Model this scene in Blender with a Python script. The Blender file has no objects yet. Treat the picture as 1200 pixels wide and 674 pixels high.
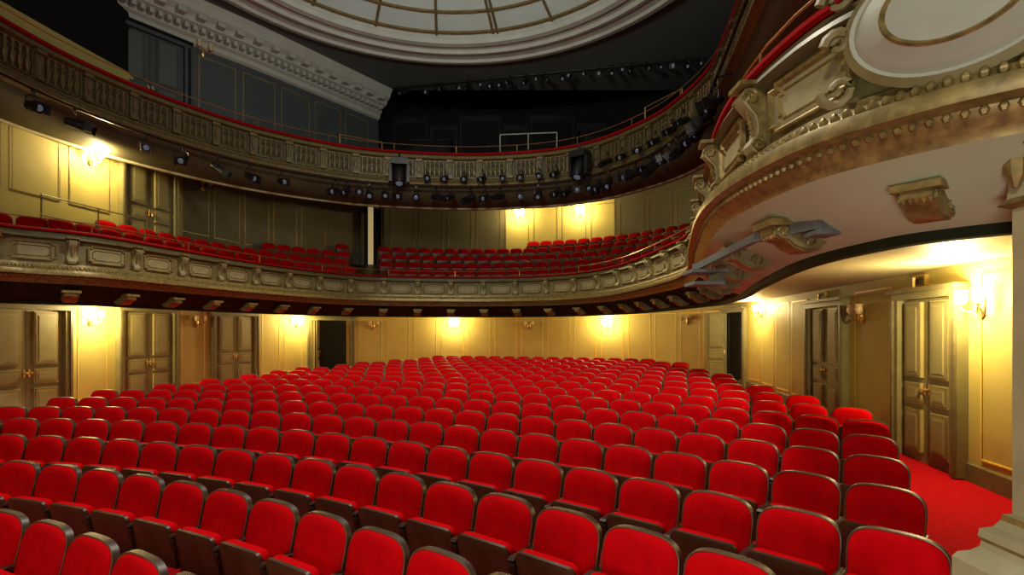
import bpy, math, random
import numpy as np
from mathutils import Vector, Matrix
random.seed(7)
S=bpy.context.scene
COL=S.collection
F=620.0; CZ=2.1
# ---------------------------------------------------------------- materials
def mat(name,col,rough=0.6,metal=0.0,var=0.12,scale=6.0,bump=0.0,bscale=60.0,emit=None,estr=0.0,spec=0.5):
    m=bpy.data.materials.new(name); m.use_nodes=True
    nt=m.node_tree; b=nt.nodes['Principled BSDF']
    tc=nt.nodes.new('ShaderNodeTexCoord')
    nz=nt.nodes.new('ShaderNodeTexNoise'); nz.inputs['Scale'].default_value=scale; nz.inputs['Detail'].default_value=4
    nt.links.new(tc.outputs['Object'],nz.inputs['Vector'])
    cr=nt.nodes.new('ShaderNodeValToRGB')
    cr.color_ramp.elements[0].position=0.3; cr.color_ramp.elements[1].position=0.7
    a=[max(0,c*(1-var)) for c in col]; d=[min(1,c*(1+var)) for c in col]
    cr.color_ramp.elements[0].color=(*a,1); cr.color_ramp.elements[1].color=(*d,1)
    nt.links.new(nz.outputs['Fac'],cr.inputs['Fac']); nt.links.new(cr.outputs['Color'],b.inputs['Base Color'])
    b.inputs['Roughness'].default_value=rough; b.inputs['Metallic'].default_value=metal
    b.inputs['Specular IOR Level'].default_value=spec
    if bump:
        n2=nt.nodes.new('ShaderNodeTexNoise'); n2.inputs['Scale'].default_value=bscale
        nt.links.new(tc.outputs['Object'],n2.inputs['Vector'])
        bp=nt.nodes.new('ShaderNodeBump'); bp.inputs['Strength'].default_value=bump
        nt.links.new(n2.outputs['Fac'],bp.inputs['Height']); nt.links.new(bp.outputs['Normal'],b.inputs['Normal'])
    if emit:
        b.inputs['Emission Color'].default_value=(*emit,1); b.inputs['Emission Strength'].default_value=estr
    return m
RED=mat('red_velvet',(0.60,0.0015,0.005),0.9,var=0.12,scale=9,bump=0.15,bscale=180,spec=0.04)
REDD=mat('red_velvet_painted_shade',(0.34,0.001,0.003),0.9,var=0.15,scale=9,spec=0.04)  # darker copy of the seat red, dimness painted in for the circle seats
REDRAIL=mat('red_rail_velvet',(0.34,0.003,0.006),0.85,spec=0.1)
CARPET=mat('red_carpet',(0.38,0.002,0.008),0.95,var=0.18,scale=25,bump=0.3,bscale=300,spec=0.08)
WOOD=mat('dark_wood',(0.042,0.017,0.010),0.45,var=0.35,scale=5)
WOODB=mat('brown_wood',(0.085,0.032,0.015),0.4,var=0.35,scale=5)
RIM=mat('rim_painted_highlight',(0.16,0.10,0.065),0.3,var=0.2)  # lighter rim colour stands in for highlights along the seat edge
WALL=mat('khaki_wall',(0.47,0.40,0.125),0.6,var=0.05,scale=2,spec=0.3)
WALLT=mat('khaki_wall_painted_shade',(0.125,0.112,0.070),0.6,var=0.08,scale=2,spec=0.3)  # darker copy of the khaki wall, shade put into the colour
WALLG=mat('slate_wall',(0.052,0.066,0.068),0.6,var=0.1,scale=2)
SLATE=mat('slate_moulding',(0.075,0.09,0.088),0.5,var=0.1,scale=2)
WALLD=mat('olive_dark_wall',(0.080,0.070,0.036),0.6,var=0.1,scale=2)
BLACK=mat('black_paint_and_gloom',(0.006,0.007,0.008),0.7,spec=0.2)  # black paint, also darkness put into gallery walls and doorway panels
CHAR=mat('charcoal_panel',(0.018,0.021,0.022),0.7,var=0.3,scale=1.5,spec=0.2)
GOLD=mat('gilt',(0.62,0.42,0.12),0.38,metal=0.55,var=0.2,scale=20)
GOLDL=mat('gilt_line',(0.90,0.66,0.10),0.45,metal=0.1,var=0.1)
BRONZE=mat('aged_gilt',(0.27,0.20,0.070),0.42,metal=0.3,var=0.4,scale=14)
BRONZED=mat('dark_aged_gilt',(0.17,0.120,0.042),0.45,metal=0.3,var=0.35,scale=14)
CREAM=mat('cream_plaster',(0.43,0.395,0.25),0.5,var=0.12,scale=5)
PANC=mat('buff_panel_plaster',(0.36,0.32,0.175),0.5,var=0.15,scale=6)
BAND=mat('tan_plaster',(0.225,0.19,0.085),0.5,var=0.2,scale=6)
OLIVE=mat('olive_moulding',(0.13,0.108,0.05),0.45,var=0.2,scale=8)
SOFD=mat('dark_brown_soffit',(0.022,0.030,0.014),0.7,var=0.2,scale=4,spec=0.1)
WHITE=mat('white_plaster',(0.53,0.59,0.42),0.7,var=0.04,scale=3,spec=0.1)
GWHITE=mat('dusty_white_plaster',(0.42,0.44,0.38),0.6,var=0.08,scale=3)
CEIL=mat('grey_ceiling',(0.10,0.12,0.115),0.7,var=0.06,scale=1)
DOME=mat('dome_panel',(0.47,0.56,0.53),0.6,var=0.06,scale=1)
DOOR=mat('olive_door',(0.195,0.178,0.080),0.5,var=0.12,scale=4)
DOORP=mat('olive_door_panel',(0.235,0.215,0.098),0.5,var=0.1,scale=4)
DOORM=mat('dull_gold_door_moulding',(0.34,0.275,0.10),0.45,var=0.1,scale=4)
STEEL=mat('grey_steel',(0.15,0.18,0.19),0.5,metal=0.1)
LAMPB=mat('black_lamp_body',(0.010,0.010,0.011),0.4)
LENS=mat('lens_glass',(0.10,0.12,0.16),0.15,metal=0.3,emit=(0.7,0.8,1.0),estr=0.08)
BRASS=mat('brass',(0.60,0.43,0.17),0.3,metal=0.8,var=0.08)
SHADEON=mat('lit_glass',(1,0.85,0.6),0.4,emit=(1.0,0.78,0.42),estr=30)
SHADEOFF=mat('opal_glass',(0.62,0.48,0.30),0.3,var=0.05)
GLOW=mat('lit_doorway',(0.4,0.32,0.15),0.6,emit=(1.0,0.75,0.32),estr=0.3)
# ---------------------------------------------------------------- mesh builder
class MB:
    def __init__(s): s.v=[]; s.f=[]; s.m=[]
    def add(s,vs,fs,mi=0):
        o=len(s.v); s.v+= [tuple(map(float,v)) for v in vs]
        if isinstance(mi,int): mi=[mi]*len(fs)
        for f,k in zip(fs,mi): s.f.append(tuple(i+o for i in f)); s.m.append(k)
    def box(s,c,sz,mi=0,M=None,taper=1.0):
        x,y,z=[q/2 for q in sz]; vs=[]
        for dz in(-1,1):
            k=1.0 if dz<0 else taper
            for dx,dy in((-1,-1),(1,-1),(1,1),(-1,1)):
                p=Vector((dx*x*k,dy*y*k,dz*z))
                if M is not None: p=M@p
                vs.append((c[0]+p.x,c[1]+p.y,c[2]+p.z))
        s.add(vs,[(0,3,2,1),(4,5,6,7),(0,1,5,4),(1,2,6,5),(2,3,7,6),(3,0,4,7)],mi)
    def beam(s,a,b,w,h,mi=0):
        a=Vector(a); b=Vector(b); d=b-a; q=d.to_track_quat('Y','Z').to_matrix()
        c=(a+b)/2; s.box((c.x,c.y,c.z),(w,d.length,h),mi,q)
    def lathe(s,prof,n=12,o=(0,0,0),mi=0,M=None,cap=True,sx=1,sy=1):
        vs=[];fs=[];ms=[]
        for (r,z) in prof:
            for i in range(n):
                a=2*math.pi*i/n; p=Vector((r*math.cos(a)*sx,r*math.sin(a)*sy,z))
                if M is not None: p=M@p
                vs.append((o[0]+p.x,o[1]+p.y,o[2]+p.z))
        for j in range(len(prof)-1):
            k=mi if isinstance(mi,int) else mi[j]
            for i in range(n):
                a=j*n+i;b=j*n+(i+1)%n; fs.append((a,b,b+n,a+n)); ms.append(k)
        if cap:
            fs.append(tuple(range(n-1,-1,-1))); ms.append(mi if isinstance(mi,int) else mi[0])
            L=(len(prof)-1)*n; fs.append(tuple(L+i for i in range(n))); ms.append(mi if isinstance(mi,int) else mi[-1])
        s.add(vs,fs,ms)
    def tube(s,pts,r,n=6,mi=0,closed=False):
        pts=[Vector(p) for p in pts]; vs=[];fs=[]
        N=len(pts); up0=Vector((0,0,1))
        for i,p in enumerate(pts):
            a=pts[(i-1)%N] if (closed or i>0) else p; b=pts[(i+1)%N] if (closed or i<N-1) else p
            t=(b-a).normalized()
            u=up0 if abs(t.z)<0.95 else Vector((1,0,0))
            x=t.cross(u).normalized(); y=x.cross(t)
            rr=r[i] if isinstance(r,(list,tuple)) else r
            for k in range(n):
                an=2*math.pi*k/n; vs.append(p+x*math.cos(an)*rr+y*math.sin(an)*rr)
        for i in range(N if closed else N-1):
            for k in range(n):
                j=(i+1)%N; fs.append((i*n+k,i*n+(k+1)%n,j*n+(k+1)%n,j*n+k))
        if not closed: fs.append(tuple(range(n-1,-1,-1))); fs.append(tuple((N-1)*n+k for k in range(n)))
        s.add(vs,fs,mi)
    def extr(s,poly,w,mi=0,x0=0.0):
        n=len(poly); vs=[(x0-w/2,y,z) for y,z in poly]+[(x0+w/2,y,z) for y,z in poly]
        fs=[tuple(range(n-1,-1,-1)),tuple(range(n,2*n))]+[(i,(i+1)%n,(i+1)%n+n,i+n) for i in range(n)]
        s.add(vs,fs,mi)
    def rings(s,rings,mi,capA=True,capB=True):
        n=len(rings[0]); vs=[p for r in rings for p in r]; fs=[];ms=[]
        for j in range(len(rings)-1):
            for i in range(n):
                a=j*n+i;b=j*n+(i+1)%n; fs.append((a,b,b+n,a+n)); ms.append(mi if isinstance(mi,int) else mi[j])
        if capA: fs.append(tuple(range(n-1,-1,-1))); ms.append(mi if isinstance(mi,int) else mi[0])
        if capB: fs.append(tuple((len(rings)-1)*n+i for i in range(n))); ms.append(mi if isinstance(mi,int) else mi[-1])
        s.add(vs,fs,ms)
    def grid(s,rows,mi=0,colm=None):
        n=len(rows[0]); vs=[p for r in rows for p in r]; fs=[];ms=[]
        for j in range(len(rows)-1):
            for i in range(n-1):
                fs.append((j*n+i,j*n+i+1,(j+1)*n+i+1,(j+1)*n+i))
                ms.append(colm(i,j) if colm else (mi if isinstance(mi,int) else mi[j]))
        s.add(vs,fs,ms)
    def mesh(s,name,mats,smooth=False):
        me=bpy.data.meshes.new(name); me.from_pydata(s.v,[],s.f)
        for m in mats: me.materials.append(m)
        me.polygons.foreach_set('material_index',s.m)
        me.update()
        if smooth:
            me.polygons.foreach_set('use_smooth',[True]*len(me.polygons))
            try: me.set_sharp_from_angle(angle=math.radians(38))
            except Exception: pass
        return me
def obj(name,me,parent=None,loc=None,rz=0.0,label=None,cat=None,kind=None,group=None):
    o=bpy.data.objects.new(name,me); COL.objects.link(o)
    if parent: o.parent=parent
    if loc is not None: o.location=loc
    o.rotation_euler=(0,0,rz)
    if label: o['label']=label
    if cat: o['category']=cat
    if kind: o['kind']=kind
    if group: o['group']=group
    return o
def struct(name,me,label,cat,**k): return obj(name,me,label=label,cat=cat,kind='structure',**k)
# ---------------------------------------------------------------- curves
class Curve:
    def __init__(s,pts,n=260):
        P=[np.array(p,float) for p in pts]; P=[2*P[0]-P[1]]+P+[2*P[-1]-P[-2]]
        D=[]
        for i in range(1,len(P)-2):
            for t in np.linspace(0,1,40,endpoint=False):
                a,b,c,d=P[i-1],P[i],P[i+1],P[i+2]
                D.append(0.5*((2*b)+(-a+c)*t+(2*a-5*b+4*c-d)*t*t+(-a+3*b-3*c+d)*t**3))
        D.append(P[-2]); D=np.array(D)
        L=np.concatenate([[0],np.cumsum(np.linalg.norm(np.diff(D,axis=0),axis=1))])
        s.L=L[-1]; u=np.linspace(0,s.L,n)
        s.p=np.stack([np.interp(u,L,D[:,0]),np.interp(u,L,D[:,1])],1); s.u=u
        T=np.gradient(s.p,axis=0); T/=np.linalg.norm(T,axis=1)[:,None]; s.t=T
        N=np.stack([T[:,1],-T[:,0]],1); s.n=N
    def at(s,u,d=0.0):
        p=np.array([np.interp(u,s.u,s.p[:,k]) for k in(0,1)])
        t=np.array([np.interp(u,s.u,s.t[:,k]) for k in(0,1)]); t/=np.linalg.norm(t)
        n=np.array([t[1],-t[0]]); return p+n*d,t,n
    def off(s,d): return s.p+s.n*d
    def near(s,q): return s.u[np.argmin(np.linalg.norm(s.p-np.array(q),axis=1))]
    def hit(s,b):
        g=s.p[:,0]-b*s.p[:,1]
        for i in range(len(g)-1):
            if g[i]*g[i+1]<=0 and s.p[i,1]>0.3:
                k=g[i]/(g[i]-g[i+1]+1e-12); return s.u[i]+(s.u[i+1]-s.u[i])*k
        return s.L*0.5
def rz_of(t): return math.atan2(-t[1],-t[0])
def bx(px): return (px-600)/F
WC=Curve([(-10.7,-3),(-10.6,2),(-10.4,8),(-10.1,11),(-9.6,14),(-8.9,17),(-7.4,20),(-5,21.8),(-2,22.4),(1,22.4),(4,21.6),(6.2,19.8),(7.1,17),(6.6,12),(6.05,8),(5.6,5),(5.3,2),(5.2,-3)],300)
R1=Curve([(-8.7,1.5),(-9.2,5),(-9.25,7.5),(-8.9,9.2),(-8.05,10.2),(-7.6,11.8),(-6.9,14.2),(-5.8,16.4),(-4.3,17.6),(-1.2,18.1),(1.4,17.3),(2.9,15.1),(3.4,11.2),(3.2,9.06),(2.4,6.5),(1.85,4.5),(1.82,3.3),(2.08,2.7),(2.5,2.3),(3.0,2.05)],320)
R2=Curve([(-9.2,1.5),(-9.6,6),(-9.56,9.8),(-9.3,11.6),(-8.6,13.3),(-7.3,15.1),(-5.3,16.6),(-3.4,17.2),(-1.1,17.4),(1.1,17),(2.6,16.1),(3.75,14.5),(4.2,13.2),(4.4,11.8),(4.26,10.6),(4.0,9.2),(3.5,6.5),(3.4,4),(3.7,2)],300)
SC=np.array([-7.4,-6.0])
def floorz(x,y):
    r=math.hypot(x-SC[0],y-SC[1]); return 0.0275*max(0.0,r-11)
def sweep(mb,C,prof,mats=0,i0=0,i1=None,colm=None):
    i1=i1 or len(C.p)
    mb.grid([[ (C.p[i,0]+C.n[i,0]*d,C.p[i,1]+C.n[i,1]*d,z) for i in range(i0,i1)] for d,z in prof],mats,colm)
def frame_strip(mb,C,u0,u1,z0,z1,w,th,mi):
    n=max(2,int((u1-u0)/0.35)+1)
    def strip(ua,ub,za,zb,k):
        U=np.linspace(ua,ub,k); rows=[]
        for (d,zz) in((0.0,za),(th,za),(th,zb),(0.0,zb)):
            r=[]
            for u in U:
                p,t,nn=C.at(u,d); r.append((p[0],p[1],zz))
            rows.append(r)
        mb.grid(rows,mi)
    strip(u0,u1,z0,z0+w,n); strip(u0,u1,z1-w,z1,n)
    strip(u0,u0+w,z0,z1,2); strip(u1-w,u1,z0,z1,2)
# ---------------------------------------------------------------- floor
mb=MB(); xs=np.linspace(-11.5,8,50); ys=np.linspace(-5,24,70)
mb.grid([[(x,y,floorz(x,y)) for x in xs] for y in ys])
struct('floor',mb.mesh('floor',[CARPET],True),'red carpeted stalls floor rising gently to the rear','floor')
# ---------------------------------------------------------------- walls
iL=int(np.argmin(np.abs(WC.u-WC.hit(bx(330))))); iR=int(np.argmin(np.abs(WC.u-WC.hit(bx(815)))))
lit=[(0,WC.hit(bx(212))),(WC.hit(bx(592)),WC.hit(bx(716)))]  # stretches near the circle sconces keep the lighter wall colour
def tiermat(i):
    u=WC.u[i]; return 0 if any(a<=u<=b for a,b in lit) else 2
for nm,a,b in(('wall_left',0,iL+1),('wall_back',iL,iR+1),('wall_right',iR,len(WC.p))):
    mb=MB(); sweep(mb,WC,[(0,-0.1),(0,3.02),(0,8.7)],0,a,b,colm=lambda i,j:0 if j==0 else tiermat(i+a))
    sweep(mb,WC,[(0,8.7),(0,11.6)],[1],a,b)  # near-black band paints in the darkness of the gallery
    struct(nm,mb.mesh(nm,[WALL,BLACK,WALLT],True),'khaki painted auditorium wall with thin gilt panel lines','wall')
UW=Curve([(-11.2,4),(-10.9,8),(-10.3,12.5),(-7.65,16.15),(-5.0,19.8)],120)
mb=MB(); sweep(mb,UW,[(0,6.75),(0,11.1)],[0])
e=UW.p[-1]; mb.grid([[(e[0],e[1],6.9),(e[0]-0.8,e[1]+3,6.9)],[(e[0],e[1],11.1),(e[0]-0.8,e[1]+3,11.1)]],0)
struct('wall_upper',mb.mesh('wall_upper',[WALLG]),'slate grey panelled wall above the upper circle','wall')
# ---------------------------------------------------------------- doors
door_spans=[]
doorn=[0]
def leaf_mesh(w,h,M4):
    mb=MB(); mb.box((0,0,h/2),(w,0.05,h),0)
    z=0.06*h
    for q in (0.28,0.14,0.50):
        ph=q*h*0.93; pw=w*0.66
        mb.box((0,0.04,z+ph/2),(pw,0.06,ph),3)
        mb.box((0,0.045,z+ph/2),(pw-0.04,0.065,ph-0.04),2)
        mb.box((0,0.046,z+ph/2),(pw-0.07,0.067,ph-0.07),1)
        mb.box((0,0.048,z+ph/2),(pw-0.15,0.071,ph-0.15),3)
        mb.box((0,0.05,z+ph/2),(pw-0.175,0.074,ph-0.175),1)
        z+=ph+0.035*h
    return mb.mesh('door_leaf',M4)
hm=MB(); hm.lathe([(0.012,0),(0.012,0.04),(0.03,0.05),(0.03,0.075),(0.01,0.085)],8,M=Matrix.Rotation(-math.pi/2,3,'X')); hm.box((0,0.005,0),(0.04,0.01,0.16))
HANDLE=hm.mesh('door_handle',[BRASS],True)
def door(px,w,h,z=None,C=WC,lvl=0,opened=False,glow=False,M3=None,label='olive painted double door with raised panels in the wall'):
    M3=M3 or [DOOR,DOORP,OLIVE,DOORM]
    doorn[0]+=1; u=C.hit(bx(px)); p,t,n=C.at(u,0.02)
    if z is None: z=floorz(*p)
    door_spans.append((lvl,u-w/2-0.2,u+w/2+0.2))
    mb=MB(); c=0.15
    for sx in(-1,1):
        mb.box((sx*(w/2+c/2),0.05,h/2),(c,0.14,h),0); mb.box((sx*(w/2+c*0.75),0.08,h/2),(c*0.35,0.14,h),1)
    mb.box((0,0.05,h+c/2),(w+2*c,0.14,c),0); mb.box((0,0.09,h+c*0.85),(w+2*c+0.08,0.2,c*0.4),1)
    if opened: mb.box((0,0.0,h/2),(w,0.03,h),2)  # flat black panel puts the passage's darkness into colour
    if glow: mb.box((0.1*w,0.02,h/2),(0.3*w,0.03,h),3)
    d=struct('door_%d'%doorn[0],mb.mesh('door_casing',[WALLD if glow else M3[0],WALLD if glow else M3[2],BLACK,GLOW]),label,'door',loc=(p[0],p[1],z),rz=rz_of(t))
    lm=leaf_mesh(w/2-0.01,h-0.01,M3)
    if opened:
        if not glow:
            l=obj('door_leaf',lm,parent=d,loc=(w/2-0.06,0.12+w*0.2,0),rz=1.15); obj('door_handle',HANDLE,parent=l,loc=(-(w/4-0.07),0.04,h*0.45))
    else:
        for sx in(-1,1):
            l=obj('door_leaf',lm,parent=d,loc=(sx*w/4,0.0,0.0)); obj('door_handle',HANDLE,parent=l,loc=(-sx*(w/4-0.05),0.04,h*0.45))
    return d
door(28,1.55,2.42); door(172,1.5,2.40); door(274,1.5,2.32)
door(387,1.6,2.15,opened=True,label='open doorway with a flat black panel for its dark passage and one ajar leaf')
door(863,1.35,2.3,opened=True,label='open doorway with a flat black panel for its dark passage and one ajar leaf')
door(972,1.35,2.33); door(1092,1.2,2.37)
door(174,1.45,2.35,z=4.2,lvl=1,label='olive double door behind the circle seats')
door(436,0.7,2.5,z=4.7,lvl=1,opened=True,glow=True,label='narrow lit doorway at the rear of the circle')
door(175,1.6,2.6,z=7.3,C=UW,lvl=2,M3=[WALLG,SLATE,BLACK,SLATE],label='dark slate double door on the slate upper wall')
# ---------------------------------------------------------------- wall trims
def panels(C,lvl,zf0,zf1,pitch,w):
    mb=MB()
    gaps=sorted([(x0,x1) for q,x0,x1 in door_spans if q==lvl])
    edges=[0.3]+[v for g in gaps for v in g]+[C.L-0.3]
    for k in range(0,len(edges),2):
        a,b=edges[k]+0.08,edges[k+1]-0.08
        if b-a<0.35: continue
        m=max(1,round((b-a)/pitch)); s=(b-a)/m
        for j in range(m):
            u0=a+j*s+0.1; u1=a+(j+1)*s-0.1
            p,_,_=C.at((u0+u1)/2); f=floorz(*p) if lvl==0 else 0
            frame_strip(mb,C,u0,u1,zf0+f,zf1,w,0.012,0)
    return mb
mb=panels(WC,0,0.32,2.84,1.1,0.022)
struct('trim_1',mb.mesh('trim_1',[GOLDL]),'thin gilt rectangular panel lines on the stalls wall','trim')
mb=panels(WC,1,5.0,7.4,1.2,0.024)
struct('trim_2',mb.mesh('trim_2',[BRONZE]),'thin gilt panel lines on the circle wall','trim')
mb=panels(UW,2,7.6,9.85,1.15,0.03)
struct('trim_3',mb.mesh('trim_3',[BRONZE]),'thin aged gilt panel lines on the slate wall','trim')
rows=[]
for d,zz in((0.0,0.24),(0.03,0.22),(0.04,0.0)):
    rows.append([(q[0],q[1],floorz(*q)+zz) for q in WC.off(d)])
mb=MB(); mb.grid(rows)
struct('baseboard_main',mb.mesh('baseboard_main',[OLIVE]),'dark olive skirting along the stalls wall','baseboard')
mb=MB(); sweep(mb,UW,[(0,10.05),(0.08,10.1),(0.1,10.22),(0.2,10.28),(0.22,10.42),(0.45,10.5),(0.5,10.62),(0.65,10.72),(0.7,10.86),(0.8,11.0)],0)
u=0.2
while u<UW.L:
    p,t,n=UW.at(u,0.31); R=Matrix.Rotation(rz_of(t),3,'Z'); mb.box((p[0],p[1],10.38),(0.10,0.22,0.13),0,R); u+=0.21
u=0.2
while u<UW.L:
    p,t,n=UW.at(u,0.56); R=Matrix.Rotation(rz_of(t),3,'Z'); mb.box((p[0],p[1],10.60),(0.2,0.28,0.12),0,R); u+=0.5
struct('trim_4',mb.mesh('trim_4',[GWHITE]),'white dentilled plaster cornice under the ceiling','cornice')
# ---------------------------------------------------------------- ceiling + dome
DC=(-1.65,10.3); ZC=11.0
mb=MB(); n=96; inner=[];outer=[]
for i in range(n+1):
    a=2*math.pi*i/n; c,s_=math.cos(a),math.sin(a); inner.append((DC[0]+5.7*c,DC[1]+5.7*s_,ZC))
    k=min((9.6 if c>0 else 10.2)/max(abs(c),1e-6),(9.1 if s_>0 else 14)/max(abs(s_),1e-6)); outer.append((DC[0]+k*c,DC[1]+k*s_,ZC))
mb.grid([inner,outer])
struct('ceiling',mb.mesh('ceiling',[CEIL]),'flat grey ceiling around the shallow dome','ceiling')
mb=MB(); mb.grid([[(-12,19.4,ZC),(9,19.4,ZC)],[(-12,19.4,ZC+0.6),(9,19.4,ZC+0.6)],[(-12,24,ZC+0.6),(9,24,ZC+0.6)]])
struct('ceiling_gallery',mb.mesh('ceiling_gallery',[BLACK]),'black ceiling over the gallery','ceiling')
mb=MB()
mb.lathe([(7.05,0.0),(7.05,-0.08),(6.95,-0.12),(6.88,-0.2),(6.72,-0.22),(6.68,-0.14),(6.4,-0.12),(6.36,-0.18),(6.22,-0.2),(6.18,-0.1),(5.95,-0.06),(5.9,-0.16),(5.74,-0.14),(5.68,0.12)],96,o=(DC[0],DC[1],ZC),mi=[0,0,1,0,0,0,1,0,0,0,1,0,0],cap=False)
struct('trim_5',mb.mesh('trim_5',[GWHITE,BRONZED],True),'white and gilt ring moulding around the dome','trim')
def dz(r): return ZC+0.1+1.3*(1-(r/5.7)**2)
mb=MB(); mb.lathe([(r,dz(r)) for r in (5.7,5.2,4.6,3.8,3,2,1,0.05)],96,o=(DC[0],DC[1],0),cap=False)
for i in range(20):
    for q in((-0.012,0.012) if i%4==0 else (0,)):
        a=2*math.pi*(i+0.35)/20+q
        mb.tube([(DC[0]+r*math.cos(a),DC[1]+r*math.sin(a),dz(r)-0.03) for r in(5.68,5.1,4.5,3.5,2.4,1.2)],0.045,5,1)
for r in(5.6,5.0,3.2):
    mb.tube([(DC[0]+r*math.cos(2*math.pi*i/72),DC[1]+r*math.sin(2*math.pi*i/72),dz(r)-0.03) for i in range(72)],0.05,5,1,closed=True)
struct('ceiling_dome',mb.mesh('ceiling_dome',[DOME,BRONZED],True),'shallow pale dome with gilt ribs and rings','dome')
# ---------------------------------------------------------------- tier 1 (circle)
def empty(name,label,cat,loc=(0,0,0)):
    o=bpy.data.objects.new(name,None); COL.objects.link(o); o.location=loc; o['label']=label; o['category']=cat; o.empty_display_size=0.3; return o
def pairmap(R,pairs):
    kr=[R.near(a) for a,b in pairs]; kw=[WC.near(b) for a,b in pairs]
    return np.array([WC.at(np.interp(u,kr,kw))[0] for u in R.u])
def deck1z(dist): return 3.12+0.53*max(0,dist-0.6)
T1=empty('balcony','curved horseshoe circle balcony with cartouche panels and red rail','balcony')
mb=MB(); sweep(mb,R1,[(-0.18,3.3),(-0.18,4.0)],0); sweep(mb,R1,[(0.0,3.8),(0.0,3.38)],1)
sweep(mb,R1,[(0.02,3.94),(0.02,3.88),(0.07,3.87),(0.09,3.83),(0.05,3.81),(0.0,3.80)],0)
obj('parapet',mb.mesh('parapet',[OLIVE,BAND],True),T1)
mb=MB(); sweep(mb,R1,[(-0.2,3.96),(-0.2,3.99),(-0.15,4.01),(0.03,4.01),(0.06,3.99),(0.06,3.96),(0.02,3.95)],0)
obj('armrest_rail',mb.mesh('armrest_rail',[REDRAIL],True),T1,label='red velvet covered parapet rail')
mb=MB(); sweep(mb,R1,[(0.0,3.38),(0.05,3.37),(0.06,3.33),(0.10,3.31),(0.13,3.26),(0.20,3.24),(0.22,3.19),(0.22,3.15),(0.15,3.13),(0.13,3.08),(0.08,3.05),(0.06,3.0)],0)
u=0
while u<R1.L:
    p,t,n=R1.at(u,0.115); R=Matrix.Rotation(rz_of(t),3,'Z')
    mb.lathe([(0.012,-0.03),(0.024,-0.015),(0.026,0.005),(0.01,0.028)],6,o=(p[0],p[1],3.29),mi=0,M=R)
    p,t,n=R1.at(u,0.15); mb.lathe([(0.012,-0.02),(0.022,0.0),(0.012,0.02)],6,o=(p[0],p[1],3.11),mi=0,M=R)
    u+=0.06
obj('cornice',mb.mesh('cornice',[BRONZE],True),T1,label='gilt egg and dart cornice moulding')
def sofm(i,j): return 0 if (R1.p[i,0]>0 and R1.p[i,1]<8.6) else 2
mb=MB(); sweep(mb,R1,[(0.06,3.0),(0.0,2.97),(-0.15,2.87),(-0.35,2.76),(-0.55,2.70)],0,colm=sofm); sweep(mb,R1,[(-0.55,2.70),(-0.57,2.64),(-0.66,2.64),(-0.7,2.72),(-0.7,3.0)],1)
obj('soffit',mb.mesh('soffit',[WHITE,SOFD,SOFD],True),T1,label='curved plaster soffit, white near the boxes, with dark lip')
BW=pairmap(R1,[((-8.7,1.5),(-10.6,1.5)),((-8.9,9.2),(-10.3,9.3)),((-7.6,11.8),(-9.85,12.6)),((-6.9,14.2),(-9.3,15.3)),((-5.8,16.4),(-7.8,19.4)),((-4.3,17.6),(-5.3,21.7)),((-1.2,18.1),(-1.3,22.4)),((1.4,17.3),(3.5,21.9)),((2.9,15.1),(6.9,18.2)),((3.4,11.2),(6.5,11.8)),((3.2,9.06),(6.1,8.5)),((2.4,6.5),(5.8,6.2)),((1.85,4.5),(5.5,4.0)),((1.82,3.3),(5.35,2.5)),((3.0,2.05),(5.3,1.2))])
A=R1.off(-0.7); mb=MB()
mb.grid([[(a[0]*(1-f)+b[0]*f,a[1]*(1-f)+b[1]*f,3.0) for a,b in zip(A,BW)] for f in(0,0.33,0.66,1)])
obj('underside',mb.mesh('underside',[CREAM],True),T1,label='pale ceiling beneath the circle')
mb=MB(); A=R1.off(-0.18)
mb.grid([[(a[0]*(1-f)+b[0]*f,a[1]*(1-f)+b[1]*f,deck1z(f*np.linalg.norm(b-a))) for a,b in zip(A,BW)] for f in np.linspace(0,1,8)])
obj('deck',mb.mesh('deck',[WOOD],True),T1)
def octo(w,h,c): return [(-w+c,-h),(w-c,-h),(w-c,-h+c*0.6),(w,-h+c*0.6),(w,h-c*0.6),(w-c,h-c*0.6),(w-c,h),(-w+c,h),(-w+c,h-c*0.6),(-w,h-c*0.6),(-w,-h+c*0.6),(-w+c,-h+c*0.6)]
def panelmesh():
    mb=MB(); R=[]
    for (k,y) in((0.0,0.0),(0.0,0.035),(0.012,0.042),(0.026,0.035),(0.034,0.008),(0.05,0.010)):
        R.append([(x,y,z) for x,z in octo(0.35-k,0.17-k,0.06)])
    mb.rings(R,[1,1,1,1,0],capA=False,capB=True)
    R=[[(x,y,z) for x,z in octo(0.27-k,0.10-k,0.045)] for k,y in((0,0.010),(0.008,0.026),(0.016,0.010))]
    mb.rings(R,1,capA=False,capB=False)
    return mb.mesh('relief_panel',[PANC,BRONZE])
PANEL1=panelmesh()
def scroll():
    mb=MB()
    poly=[(0,0.0),(0.045,0.0),(0.085,0.02),(0.10,0.06),(0.085,0.10),(0.055,0.13),(0.05,0.2),(0.07,0.27),(0.12,0.32),(0.16,0.37),(0.165,0.42),(0.13,0.46),(0.0,0.47)]
    mb.extr(poly,0.12,0); mb.extr([(y*0.8+0.0,z*0.96+0.01) for y,z in poly],0.16,1)
    for (cy,cz,r) in((0.05,0.055,0.05),(0.105,0.385,0.062)):
        for sx in(-1,1):
            pts=[]
            for i in range(15):
                a=i*0.62; rr=r*(1-i/17); pts.append((sx*0.085,cy+rr*math.cos(a),cz+rr*math.sin(a)))
            mb.tube(pts,0.011,5,1)
    for i in range(5): mb.lathe([(0.004,0),(0.022,0.02),(0.006,0.05)],6,o=(0,0.06+0.01*i,0.14+0.035*i),mi=1)
    mb.box((0,0.09,0.485),(0.2,0.2,0.03),1)
    return mb.mesh('scroll_corbel',[PANC,BRONZE],True)
SCR=scroll()
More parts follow.
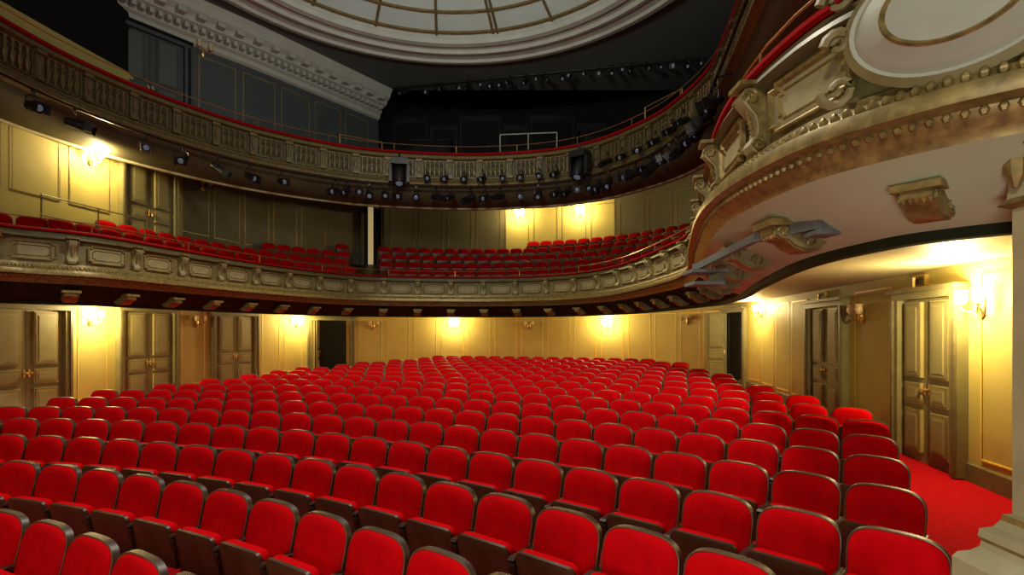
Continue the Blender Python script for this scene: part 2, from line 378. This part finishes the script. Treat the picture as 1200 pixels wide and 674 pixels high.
def console():
    mb=MB()
    poly=[(0.22,0.0),(0.22,-0.06),(0.18,-0.09),(0.13,-0.10),(0.08,-0.15),(0.0,-0.18),(-0.10,-0.17),(-0.16,-0.1),(-0.22,-0.08),(-0.22,0.0)]
    mb.extr(poly,0.17,0); mb.box((0,0,0.01),(0.27,0.5,0.045),0)
    mb.extr([(y*0.9,z*0.8-0.02) for y,z in poly],0.21,1)
    for sx in(-1,1):
        for cy,cz,r in((0.15,-0.05,0.04),(-0.02,-0.11,0.055)):
            mb.tube([(sx*0.108,cy+r*(1-i/15)*math.cos(i*0.65),cz+r*(1-i/15)*math.sin(i*0.65)) for i in range(13)],0.01,5,0)
    for i in range(-2,3): mb.lathe([(0.004,-0.05),(0.02,-0.02),(0.02,0.02),(0.004,0.05)],6,o=(i*0.035,0.2,-0.04),mi=0)
    return mb.mesh('console_bracket',[BRONZE,BAND],True)
CONS=console()
pitch=1.12; u0=R1.hit(bx(950)); k0=-int(u0/pitch); um=R1.hit(bx(1125))
u=u0+k0*pitch
while u<R1.L-0.2:
    p,t,n=R1.at(u,0.002)
    if u>0.5 and abs(u-um)>0.75: obj('relief_panel',PANEL1,T1,(p[0],p[1],3.59),rz_of(t))
    v=u+pitch/2; p,t,n=R1.at(v,0.0)
    if v<R1.L-0.3 and abs(v-um)>0.42:
        obj('scroll_corbel',SCR,T1,(p[0],p[1],3.37),rz_of(t))
    if v<R1.L-0.5:
        p,t,n=R1.at(v,-0.27); c_=obj('console_bracket',CONS,T1,(p[0],p[1],2.86),rz_of(t)); k_=0.85 if p[1]<3.6 else 1.05; c_.scale=(k_,k_,k_)
    u+=pitch
mb=MB(); N=40
def ell(a,b,y): return [(a*math.cos(2*math.pi*i/N),y,b*math.sin(2*math.pi*i/N)) for i in range(N)]
mb.rings([ell(0.46,0.34,0.0),ell(0.48,0.36,0.07),ell(0.44,0.32,0.10)],1,capA=False,capB=False)
mb.rings([ell(0.44,0.32,0.10),ell(0.42,0.30,0.09),ell(0.38,0.27,0.14),ell(0.29,0.21,0.18),ell(0.28,0.20,0.20),ell(0.26,0.185,0.185),ell(0.15,0.1,0.20)],[0,0,0,2,2,0],capA=False,capB=True)
for sx in(-1,1):
    for zz,r,q in((0.26,0.09,1),(-0.24,0.09,-1),(0.02,0.07,1)):
        mb.tube([(sx*(0.5)+r*(1-i/17)*math.cos(i*0.6),0.07,zz+q*r*(1-i/17)*math.sin(i*0.6)) for i in range(16)],[0.03*(1-i/22) for i in range(16)],6,1)
p,t,n=R1.at(um,0.02)
obj('medallion',mb.mesh('medallion',[GWHITE,BAND,BRONZE],True),T1,(p[0],p[1],3.66),rz_of(t),label='white oval plaster medallion with scrolled frame')
mb=MB(); mb.tube([(q[0],q[1],4.2) for q in R1.off(-0.08)[::3]],0.012,5)
u=0.3
while u<R1.L:
    p,t,n=R1.at(u,-0.08); mb.tube([(p[0],p[1],4.0),(p[0],p[1],4.2)],0.011,5); u+=2.2
obj('handrail',mb.mesh('handrail',[BRASS],True),T1,label='slim brass handrail')
# ---------------------------------------------------------------- tier 2
T2=empty('balcony','upper circle balcony with gilt baluster panels and red rail','balcony')
mb=MB(); sweep(mb,R2,[(-0.16,7.0),(-0.16,7.98)],0); sweep(mb,R2,[(0,7.74),(0,7.14)],1)
sweep(mb,R2,[(0.0,7.92),(0.03,7.88),(0.03,7.84),(0.09,7.82),(0.10,7.78),(0.04,7.75),(0.0,7.74)],2)
sweep(mb,R2,[(0,7.14),(0.06,7.12),(0.08,7.06),(0.14,7.03),(0.18,6.96),(0.18,6.90),(0.10,6.87),(0.04,6.82)],2)
obj('parapet',mb.mesh('parapet',[OLIVE,WALLD,BRONZED],True),T2)
mb=MB(); sweep(mb,R2,[(-0.18,7.92),(-0.18,7.98),(-0.12,8.01),(0.03,8.01),(0.07,7.98),(0.07,7.93),(0.0,7.92)],0)
obj('armrest_rail',mb.mesh('armrest_rail',[REDRAIL],True),T2,label='red velvet covered parapet rail')
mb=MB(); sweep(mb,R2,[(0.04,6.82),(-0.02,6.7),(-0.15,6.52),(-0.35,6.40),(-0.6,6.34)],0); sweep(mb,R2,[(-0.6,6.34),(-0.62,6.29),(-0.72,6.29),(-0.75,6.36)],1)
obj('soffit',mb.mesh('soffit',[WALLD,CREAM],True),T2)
BW2=pairmap(R2,[((-9.2,1.5),(-10.6,1.5)),((-9.56,9.8),(-10.3,9.8)),((-8.6,13.3),(-9.5,14.4)),((-7.3,15.1),(-8.8,17.3)),((-5.3,16.6),(-7.2,20.2)),((-1.1,17.4),(-1.4,22.4)),((2.6,16.1),(5.4,20.7)),((3.75,14.5),(6.9,18)),((4.2,13.2),(6.9,14.5)),((4.0,9.2),(6.2,9)),((3.5,6.5),(5.8,6.2)),((3.7,2),(5.3,1.8))])
A=R2.off(-0.75); mb=MB()
mb.grid([[(a[0]*(1-f)+b[0]*f,a[1]*(1-f)+b[1]*f,6.36+0.40*f*np.linalg.norm(b-a)) for a,b in zip(A,BW2)] for f in np.linspace(0,1,5)])
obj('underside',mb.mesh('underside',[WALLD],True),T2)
A=R2.off(-0.16); mb=MB()
mb.grid([[(a[0]*(1-f)+b[0]*f,a[1]*(1-f)+b[1]*f,7.0+0.40*f*np.linalg.norm(b-a)) for a,b in zip(A,BW2)] for f in np.linspace(0,1,5)])
obj('deck',mb.mesh('deck',[BLACK],True),T2)
def balpanel():
    mb=MB()
    for (x,z,w,h) in((0,0.27,0.8,0.03),(0,-0.27,0.8,0.03)): mb.box((x,0.02,z),(w,0.04,h),0)
    for sx in(-1,1): mb.box((sx*0.39,0.02,0),(0.03,0.04,0.54),0)
    for i in range(5):
        x=(i-2)*0.145
        mb.lathe([(0.03,-0.25),(0.02,-0.2),(0.045,-0.08),(0.05,-0.02),(0.015,0.08),(0.035,0.13),(0.02,0.18),(0.035,0.25)],6,o=(x,0.035,0),mi=0)
        if i<4:
            for q in(-1,1):
                mb.tube([(x+0.0725+0.05*(1-k/13)*math.cos(k*0.7),0.03,q*0.12+q*0.06*(1-k/13)*math.sin(k*0.7)) for k in range(11)],0.011,4,0)
    return mb.mesh('baluster_panel',[BRONZED],True)
BP=balpanel()
mb=MB(); mb.box((0,0.04,0),(0.14,0.08,0.6),0); mb.box((0,0.07,0.26),(0.2,0.13,0.08),1); mb.box((0,0.06,-0.27),(0.18,0.12,0.07),1)
mb.lathe([(0.01,-0.18),(0.04,-0.1),(0.045,0.08),(0.02,0.16)],6,o=(0,0.09,0),mi=1)
PIL=mb.mesh('pilaster',[OLIVE,BRONZED],True)
u=0.6
while u<R2.L-0.4:
    p,t,n=R2.at(u,0.0); obj('baluster_panel',BP,T2,(p[0],p[1],7.44),rz_of(t))
    p,t,n=R2.at(u+0.5,0.0); obj('pilaster',PIL,T2,(p[0],p[1],7.44),rz_of(t))
    u+=1.0
mb=MB(); mb.tube([(q[0],q[1],8.24) for q in R2.off(-0.06)[::3]],0.013,5)
u=0.3
while u<R2.L:
    p,t,n=R2.at(u,-0.06); mb.tube([(p[0],p[1],8.0),(p[0],p[1],8.24)],0.011,5); u+=2.0
obj('handrail',mb.mesh('handrail',[BRASS],True),T2,label='slim brass handrail')
mb=MB(); mb.tube([(q[0],q[1],6.78) for q in R2.off(0.34)[::3]],0.03,6)
u=0.8
while u<R2.L:
    p,t,n=R2.at(u,0.05); q=R2.at(u,0.34)[0]; mb.tube([(p[0],p[1],6.85),(q[0],q[1],6.78)],0.018,5); u+=2.4
obj('lighting_pipe',mb.mesh('lighting_pipe',[LAMPB],True),T2,label='black steel lighting pipe')
def spot_meshes():
    a=MB(); Rm=Matrix.Rotation(math.pi/2,3,'X')
    a.lathe([(0.05,-0.2),(0.085,-0.17),(0.09,0.0),(0.09,0.04),(0.11,0.06),(0.11,0.2)],12,mi=0,M=Rm)
    for i in range(4): a.lathe([(0.1,-0.13+i*0.04),(0.1,-0.115+i*0.04)],12,mi=0,M=Rm)
    b=MB(); b.lathe([(0.065,0.201),(0.045,0.212),(0.01,0.218)],12,mi=0,M=Rm)
    c=MB(); c.tube([(-0.125,0,0),(-0.125,0,0.16),(-0.06,0,0.21),(0.06,0,0.21),(0.125,0,0.16),(0.125,0,0)],0.012,5); c.tube([(0,0,0.21),(0,0,0.30)],0.02,6); c.box((0,0,0.3),(0.06,0.07,0.06))
    d=MB()
    for sx in(-1,1): d.box((sx*0.105,-0.27,0),(0.02,0.16,0.2))
    d.box((0,-0.2,0.105),(0.22,0.02,0.02))
    return a.mesh('lamp_body',[LAMPB],True),b.mesh('lens',[LENS],True),c.mesh('yoke',[LAMPB],True),d.mesh('barn_door',[LAMPB])
SB,SL,SY,SD=spot_meshes()
def spotlight(loc,rz,tilt=0.4,sc=1.0,grp='spotlights along the upper circle pipe'):
    o=empty('spotlight','black theatre spotlight hung from a yoke','spotlight',loc); o.rotation_euler=(0,0,rz); o.scale=(sc,)*3; o['group']=grp
    for nm,me in(('lamp_body',SB),('lens',SL),('barn_door',SD),('yoke',SY)):
        c=obj(nm,me,o,(0,0,-0.32))
        if nm!='yoke': c.rotation_euler=(tilt,0,0)
def seatrot(n): return math.atan2(n[1],n[0])+math.pi/2
u=R2.hit(bx(20)); uend=R2.hit(bx(862))
while u<uend:
    p,t,n=R2.at(u,0.34)
    spotlight((p[0],p[1],6.76),seatrot(n)+random.uniform(-0.9,0.9),random.uniform(0.2,0.8),random.uniform(0.85,1.05))
    u+=random.choice([0.9,1.2,1.6]) if p[0]<-6.3 else (random.choice([0.36,0.5,0.65]) if p[0]<1 else random.choice([0.34,0.42]))
for px in(500,522,545,567,590,612,634,655,720,738,758,780,800,815):
    p,t,n=R2.at(R2.hit(bx(px)),0.30); spotlight((p[0],p[1],7.35),seatrot(n)+random.uniform(-0.5,0.5),0.5,0.8)
for i in range(26):
    f=(i+random.uniform(-0.3,0.3))/25; x=-4+10*f; y=19.0-2.1*f
    spotlight((x,y,10.93),random.uniform(-0.9,0.7),random.uniform(0.2,0.9),random.uniform(0.55,0.75),'spotlights on the gallery bar')
mh=MB(); mh.box((0,0,-0.08),(0.42,0.34,0.16),0)
for sx in(-1,1): mh.box((sx*0.22,0,-0.36),(0.07,0.2,0.46),0)
mh.tube([(0,0,0),(0,0,0.18)],0.03,6)
mhb=mh.mesh('yoke',[LAMPB]); mh=MB(); mh.lathe([(0.08,-0.26),(0.16,-0.2),(0.17,0.0),(0.16,0.2),(0.13,0.26)],14,M=Matrix.Rotation(math.pi/2,3,'X')); mhh=mh.mesh('lamp_head',[LAMPB],True)
mh=MB(); mh.lathe([(0.09,0.262),(0.06,0.275),(0.01,0.285)],12,M=Matrix.Rotation(math.pi/2,3,'X')); mhl=mh.mesh('lens',[LENS],True)
for px in(468,687):
    p,t,n=R2.at(R2.hit(bx(px)),0.40)
    o=empty('moving_head_light','large black moving head stage light','stage light',(p[0],p[1],7.6)); o.rotation_euler=(0,0,seatrot(n)); o.scale=(1.25,)*3
    for nm,me in(('yoke',mhb),('lamp_head',mhh),('lens',mhl)):
        c=obj(nm,me,o,(0,0,-0.42 if nm!='yoke' else 0)); c.rotation_euler=(1.1 if nm!='yoke' else 0,0,0)
# ---------------------------------------------------------------- seats
def outl(k=0.0,hw=0.255,z0=0.38,z1=0.865):
    zc=(z0+z1)/2; pts=[]
    for i in range(19):
        a=math.pi*i/18; c=math.cos(a); s_=math.sin(a)
        pts.append((-hw*math.copysign(abs(c)**0.60,c),z1-0.17+0.17*abs(s_)**0.66))
    pts.append((hw*0.95,z0)); pts.append((-hw*0.95,z0))
    return [(x*(1-k/hw),zc+(z-zc)*(1-k/((z1-z0)/2))) for x,z in pts]
def lean(p,y): return (p[0],0.04+y+(p[1]-0.4)*0.22,p[1])
a=MB(); a.rings([[lean(q,0) for q in outl(0.009)],[lean(q,-0.020) for q in outl(0.011)],[lean(q,-0.036) for q in outl(0.026)],[lean(q,-0.046) for q in outl(0.075)]],0)
SEAT_BACK=a.mesh('backrest',[RED],True)
b=MB(); b.rings([[lean(q,-0.002) for q in outl(0.010)],[lean(q,-0.014) for q in outl(0.007)],[lean(q,-0.012) for q in outl(0.0)],[lean(q,0.028) for q in outl(0.0)],[lean(q,0.034) for q in outl(0.02)]],[1,1,0,0],capA=False)
SEAT_SHELL=b.mesh('back_shell',[WOOD,RIM],True)
def tip(x,d,n):
    h=Vector((0,-0.085,0.29)); f=Vector((0,-0.15,0.625)); dv=(f-h); nn=Vector((0,dv.z,-dv.y)).normalized()
    q=h+dv*d+nn*n; return (x,q.y,q.z)
def tr(s,n):
    w=0.228*s; P=[]
    for (cx,cd) in((-1,0),(1,0),(1,1),(-1,1)):
        if cd==0: P.append((cx*w,0.5-0.5*s))
        else:
            for k in range(4):
                an=(k/3)*math.pi/2
                if cx>0: P.append((w-0.05+0.05*math.cos(an),0.5+0.5*s-0.15+0.15*math.sin(an)))
                else: P.append((-w+0.05-0.05*math.sin(an),0.5+0.5*s-0.15+0.15*math.cos(an)))
    return [tip(x,d,n) for x,d in P]
c=MB(); c.rings([tr(0.98,0.012),tr(0.98,0.055),tr(0.94,0.075),tr(0.7,0.088)],0); SEAT_CUSH=c.mesh('seat_cushion',[RED],True)
d=MB(); d.rings([tr(0.9,-0.022),tr(1.02,-0.010),tr(1.02,0.013)],[0,1]); SEAT_PAN=d.mesh('seat_pan',[WOODB,WOOD],True)
e=MB(); e.extr([(0.10,0.0),(0.10,0.40),(0.12,0.54),(-0.13,0.55),(-0.16,0.52),(-0.14,0.45),(-0.08,0.38),(-0.06,0.0)],0.022,0)
e.extr([(0.12,0.545),(-0.15,0.552),(-0.17,0.56),(-0.15,0.575),(0.12,0.57)],0.028,0)
SEAT_ARM=e.mesh('armrest',[WOOD])
parts=[('backrest',SEAT_BACK,0,None),('back_shell',SEAT_SHELL,0,'dark wooden back shell with edge highlight painted on its rim'),('seat_cushion',SEAT_CUSH,0,None),('seat_pan',SEAT_PAN,0,'brown wooden seat underside'),('armrest',SEAT_ARM,-0.25,None),('armrest',SEAT_ARM,0.25,None)]
seats=[]
def xr(y): return min(0.62*y+0.32,4.45+0.03*y)
r=10.28; row=0
while r<26.1:
    dth=0.53/r; th=0.02
    while th<2.2:
        x=SC[0]+r*math.cos(th); y=SC[1]+r*math.sin(th)
        if y>0.6 and x<=xr(y): break
        th+=0.002
    if r<13.0: th=math.pi/2-0.9
    if r>19: th+= (row%3)*0.33*dth
    while th<2.4:
        x=SC[0]+r*math.cos(th); y=SC[1]+r*math.sin(th); th+=dth
        if y<1.2 or x>xr(y)+0.02: continue
        if y>13 and ((x-0.3)/5.2)**2+((y-13)/6.6)**2>1 and x>0.3: continue
        lb=-7.9 if y<10.3 else -7.9+(y-10.3)*0.38
        if y>15: lb=-6.1+(y-15)*0.8
        if x<lb or abs(x/y)>1.25: continue
        if y<2.2 and abs(x)<1.0: continue
        px=600+F*x/y; py=390+F*(CZ-floorz(x,y)-0.88)/y
        if py>700 or px<-60: continue
        seats.append((x,y,floorz(x,y),seatrot((SC-np.array([x,y]))),0))
    r+=0.96; row+=1
nst=len(seats)
for k in range(6):
    dd=0.55+0.74*k; C=R1.off(-dd)
    L=np.concatenate([[0],np.cumsum(np.linalg.norm(np.diff(C,axis=0),axis=1))])
    for s_ in np.arange(0.3+0.17*k,L[-1],0.53):
        i=min(len(C)-1,int(np.searchsorted(L,s_)))
        x=np.interp(s_,L,C[:,0]); y=np.interp(s_,L,C[:,1])
        if y<6.0 or (x>2.6 and y<7.0): continue
        if np.min(np.linalg.norm(WC.p-np.array([x,y]),axis=1))<0.33: continue
        if np.min(np.linalg.norm(R1.p-np.array([x,y]),axis=1))<dd-0.05: continue
        px=600+F*x/y
        if px<-40 or (414<px<446): continue
        seats.append((x,y,deck1z(dd)+(0.08 if k<2 else 0.02),seatrot(R1.n[i]),1))
seats.sort(key=lambda s:s[0]**2+s[1]**2+ (400 if s[4] else 0))
for (x,y,z,rz,tier) in seats[:300]:
    o=bpy.data.objects.new('theatre_seat',None); COL.objects.link(o); o.location=(x,y,z); o.rotation_euler=(0,0,rz)
    o['label']='red velvet tip-up theatre seat with wooden shell in the stalls'; o['category']='seat'; o['group']='stalls seats'; o.empty_display_size=0.2
    for nm,me,dx,lb in parts:
        q=bpy.data.objects.new(nm,me); q.parent=o; q.location=(dx,0,0); COL.objects.link(q)
        if lb: q['label']=lb
mats=[RED,WOOD,RIM,WOODB,REDD]; mb=MB()
tmpl=[]
for nm,me,dx,lb in parts:
    vs=np.array([v.co[:] for v in me.vertices])+np.array([dx,0,0]); fs=[tuple(p.vertices) for p in me.polygons]
    mi=[mats.index(me.materials[p.material_index]) for p in me.polygons]; tmpl.append((vs,fs,mi))
for (x,y,z,rz,tier) in seats[300:]:
    c,s_=math.cos(rz),math.sin(rz); Rm=np.array([[c,-s_,0],[s_,c,0],[0,0,1]])
    for vs,fs,mi in tmpl: mb.add(vs@Rm.T+np.array([x,y,z]),fs,[4 if (q==0 and tier) else q for q in mi])  # circle seats take the shade-darkened red
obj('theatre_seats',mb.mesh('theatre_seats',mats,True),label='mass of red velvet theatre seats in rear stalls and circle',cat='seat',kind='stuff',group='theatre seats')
print('SEATS',nst,len(seats))
# ---------------------------------------------------------------- sconces
def sconce_meshes(lit):
    a=MB(); a.lathe([(0.005,-0.16),(0.05,-0.12),(0.06,0.0),(0.05,0.1),(0.005,0.16)],10,o=(0,0.02,0),sy=0.4)
    arms=MB()
    for sx in(-1,1): arms.tube([(0,0.04,-0.02),(sx*0.06,0.10,-0.08),(sx*0.12,0.14,-0.06),(sx*0.14,0.14,0.0)],0.012,6); arms.lathe([(0.02,0),(0.04,0.015),(0.02,0.03)],8,o=(sx*0.14,0.14,0.0))
    sh=MB(); sh.lathe([(0.02,0.0),(0.055,0.04),(0.062,0.09),(0.05,0.13),(0.07,0.17)],10,cap=False); sh.lathe([(0.01,0.02),(0.03,0.06),(0.02,0.11),(0.003,0.13)],8)
    return a.mesh('backplate',[BRASS],True),arms.mesh('arms',[BRASS],True),sh.mesh('lamp_shade',[SHADEON if lit else SHADEOFF],True)
SM={True:sconce_meshes(True),False:sconce_meshes(False)}
def sconce(px,y,C=WC,lit=True,power=22,sc=1.05):
    u=C.hit(bx(px)); p,t,n=C.at(u,0.0); z=CZ+(390-y)*p[1]/F
    o=empty('wall_sconce','lit twin-arm brass wall sconce with glass shades' if lit else 'unlit twin-arm brass wall sconce with opal shades','wall lamp',(p[0],p[1],z)); o.rotation_euler=(0,0,rz_of(t)); o.scale=(sc,)*3
    o['group']='auditorium wall sconces'
    A,B,Cm=SM[lit]; obj('backplate',A,o); obj('arms',B,o)
    for sx in(-1,1): obj('lamp_shade',Cm,o,(sx*0.14,0.14,0.02))
    if lit:
        l=bpy.data.lights.new('sconce_bulb','POINT'); l.energy=power; l.color=(1.0,0.76,0.33); l.shadow_soft_size=0.1
        lo=bpy.data.objects.new('sconce_bulb',l); COL.objects.link(lo); lo.parent=o; lo.location=(0,0.34,0.12)
for px,y,pw in((105,374,210),(347,379,180),(532,381,160),(712,381,160),(893,366,175),(1152,358,190)): sconce(px,y,power=pw)
for px,y in((230,378),(437,382),(620,382),(806,376),(1012,370)): sconce(px,y,lit=False)
for px,y,pw in((105,186,230),(609,252,180),(680,250,180)): sconce(px,y,power=pw)
sconce(237,218,lit=False); sconce(238,60,C=UW,lit=False)
def plate(px,y,w,h,nm,label):
    u=WC.hit(bx(px)); p,t,n=WC.at(u,0.0); z=CZ+(390-y)*p[1]/F
    mb=MB(); o=[(-w/2,-h/2),(w/2,-h/2),(w/2,h/2),(-w/2,h/2)]
    def rg(k,y_): return [(x*(1+k/(w/2)),y_,zz*(1+k/(h/2))) for x,zz in o]
    mb.rings([rg(0.02,0.0),rg(0.02,0.05),rg(0.0,0.055),rg(-0.01,0.03),rg(-0.02,0.03),rg(-0.03,0.04),rg(-0.04,0.03)],[0,0,0,1,0,1])
    obj(nm,mb.mesh(nm,[GOLD,WOOD]),None,(p[0],p[1],z),rz_of(t),label=label,cat='vent')
plate(1081,330,0.26,0.15,'wall_plate','small gilt framed sign plate without lettering above the door')
plate(965,348,0.26,0.14,'wall_plate','small gilt framed sign plate without lettering above the door')  # sign plate drawn as a plain grille
# ---------------------------------------------------------------- right pier
P=empty('column','cream square column with moulded base and gilt capital','column',(2.8,2.2,0))
def sq(h,w): return [(-w,-w,h),(w,-w,h),(w,w,h),(-w,w,h)]
mb=MB(); mb.rings([sq(0,0.54),sq(0.12,0.54),sq(0.16,0.50),sq(0.78,0.50),sq(0.82,0.53),sq(0.95,0.53),sq(0.98,0.515),sq(1.00,0.48),sq(1.03,0.455),sq(1.06,0.45),sq(1.08,0.46),sq(1.12,0.455),sq(1.14,0.42),sq(1.18,0.40),sq(1.21,0.395),sq(1.22,0.37)],[0]*9+[1,0,0,0,1,0])
obj('base',mb.mesh('base',[CREAM,BRONZE]),P)
mb=MB(); mb.rings([sq(1.20,0.37),sq(2.72,0.37)],0)
for (yy,w) in((-0.22,0.02),(0.22,0.02)): mb.box((-0.372,yy,1.96),(0.012,w,1.3),1)
for zz in(1.31,2.61): mb.box((-0.372,0,zz),(0.012,0.46,0.02),1)
obj('shaft',mb.mesh('shaft',[CREAM,GOLD]),P)
mb=MB(); mb.rings([sq(2.70,0.375),sq(2.72,0.41),sq(2.75,0.385),sq(2.80,0.38),sq(2.95,0.39),sq(3.02,0.43),sq(3.04,0.46),sq(3.10,0.47),sq(3.12,0.44),sq(3.20,0.44),sq(3.22,0.50),sq(3.28,0.52),sq(3.30,0.4)],[1,1,0,0,1,0,0,1,0,1,0,0])
for i in range(6): mb.lathe([(0.01,0),(0.045,0.06),(0.05,0.14),(0.075,0.19),(0.01,0.22)],7,o=(-0.40,-0.33+0.13*i,2.79),mi=1)
obj('capital',mb.mesh('capital',[CREAM,BRONZE],False),P)
# ---------------------------------------------------------------- steel bracket
B=empty('steel_bracket','grey steel lighting bracket bolted beneath the circle front','bracket',(1.9,3.9,2.8))
mb=MB(); mb.beam((0.14,-0.45,0.02),(-0.05,0.1,0.02),0.05,0.07); mb.beam((-0.05,0.1,0.02),(-0.20,1.0,-0.10),0.05,0.06)
obj('arm',mb.mesh('arm',[STEEL]),B)
mb=MB(); mb.box((0.15,-0.42,0.05),(0.09,0.05,0.20)); mb.box((0.17,-0.36,-0.04),(0.16,0.16,0.03)); mb.box((0.12,-0.34,0.08),(0.14,0.04,0.03))
obj('end_plate',mb.mesh('end_plate',[STEEL]),B)
mb=MB(); mb.box((-0.12,1.0,-0.14),(0.32,0.30,0.03)); mb.box((-0.12,1.0,-0.25),(0.28,0.28,0.03)); mb.box((0.0,1.0,-0.2),(0.04,0.26,0.12)); mb.box((-0.2,1.0,-0.1),(0.04,0.06,0.08))
obj('box_bracket',mb.mesh('box_bracket',[STEEL]),B)
# ---------------------------------------------------------------- railings
def railing(pts,z0,h,label,mt=BRASS,r=0.02,posts=2):
    o=MB(); A=Vector((*pts[0],0)); Bp=Vector((*pts[1],0))
    o.tube([A+Vector((0,0,z0+h)),Bp+Vector((0,0,z0+h))],r,6)
    o.tube([A+Vector((0,0,z0+h*0.55)),Bp+Vector((0,0,z0+h*0.55))],r*0.8,6)
    for i in range(posts):
        q=A.lerp(Bp,i/(posts-1)); o.tube([q+Vector((0,0,z0)),q+Vector((0,0,z0+h))],r,6)
    obj('railing',o.mesh('railing',[mt],True),None,label=label,cat='railing')
railing([(-9.7,10.9),(-9.3,13.4)],4.0,0.95,'slim dark railing behind the circle seats',mt=OLIVE,r=0.015,posts=3)
railing([(-5.6,17.2),(-4.4,17.9)],7.4,1.15,'brass crowd railing at the upper circle aisle')
railing([(-0.4,17.9),(1.5,17.7)],7.3,1.5,'pale steel barrier on the upper circle',mt=GWHITE,posts=3)
railing([(3.9,15.5),(4.6,14.3)],7.4,1.3,'brass crowd railing at the upper circle aisle')
for (x,y,w,h) in((-3.2,21,1.6,1.2),(0.4,21,2.4,1.0),(3.4,20.5,1.6,1.4)):
    mb=MB(); mb.box((0,0,h/2),(w,0.6,h),0); mb.box((0,-0.31,h*0.6),(w*0.8,0.03,h*0.5),1); mb.box((0,0,h+0.03),(w+0.1,0.7,0.06),1)
    obj('equipment_cabinet',mb.mesh('equipment_cabinet',[BLACK,CHAR]),None,(x,y,8.4),label='black sound and lighting equipment cabinet in the dark gallery',cat='cabinet')
mb=MB(); x=-4.9
for w,h in((1.5,2.5),(1.2,2.2),(1.8,2.6),(1.1,2.2),(1.9,2.6),(1.3,2.3),(1.4,2.5)):
    mb.box((x+w/2,21.7,8.4+h/2),(w-0.08,0.06,h),0); mb.box((x+w/2,21.66,8.4+h*0.55),(w-0.3,0.04,h*0.7),1); x+=w
mb.box((0,21.75,9.6),(10.2,0.05,2.9),1)
struct('wall_gallery',mb.mesh('wall_gallery',[CHAR,BLACK]),'charcoal panelled screen at the back of the gallery','wall')
mb=MB(); mb.tube([(-4.3+10.29*q/6,19.1-2.1*q/6,10.93) for q in range(7)],0.022,6)
obj('rigging_bar',mb.mesh('rigging_bar',[LAMPB],True),None,label='black steel rigging bar hung over the gallery',cat='rigging bar')
# ---------------------------------------------------------------- lights
def area(name,loc,tgt,size,e,col):
    l=bpy.data.lights.new(name,'AREA'); l.shape='DISK'; l.size=size; l.energy=e; l.color=col
    o=bpy.data.objects.new(name,l); COL.objects.link(o); o.location=loc; d=Vector(tgt)-Vector(loc); o.rotation_euler=d.to_track_quat('-Z','Y').to_euler(); return o
area('stage_fill_light',(-3,-3.5,7.5),(-1,8,0),1.2,300,(1.0,0.92,0.72))  # unseen fill lamp added above the stage to brighten the stalls
l=bpy.data.lights.new('stalls_key_light','SPOT'); l.energy=2600; l.color=(1.0,0.92,0.74); l.spot_size=math.radians(102); l.spot_blend=0.35; l.shadow_soft_size=0.5  # unseen key spot added overhead, cone kept to the stalls
o=bpy.data.objects.new('stalls_key_light',l); COL.objects.link(o); o.location=(-1.0,7.5,10.7); o.rotation_euler=(math.radians(8),0,0)
area('soffit_fill_light',(-0.2,-1.2,0.9),(2.4,4.0,3.2),2.0,75,(1.0,1.0,0.80))  # unseen lamp added low down to lift the near soffit
area('dome_fill_light',(-1.65,9.0,8.2),(-1.65,13.5,12),1.0,200,(0.97,0.98,0.90))  # unseen lamp added beneath the dome to brighten it
w=bpy.data.worlds.new('world'); S.world=w; w.use_nodes=True; w.node_tree.nodes['Background'].inputs[0].default_value=(0.9,0.78,0.55,1); w.node_tree.nodes['Background'].inputs[1].default_value=0.02
# ---------------------------------------------------------------- camera
cam=bpy.data.cameras.new('camera'); co=bpy.data.objects.new('camera',cam); COL.objects.link(co); S.camera=co
co.location=(0,0,CZ); co.rotation_euler=(math.pi/2,0,0); cam.sensor_width=36; cam.lens=F/1200*36; cam.shift_y=(390-337)/1200; cam.clip_start=0.05
S.view_settings.view_transform='Standard'
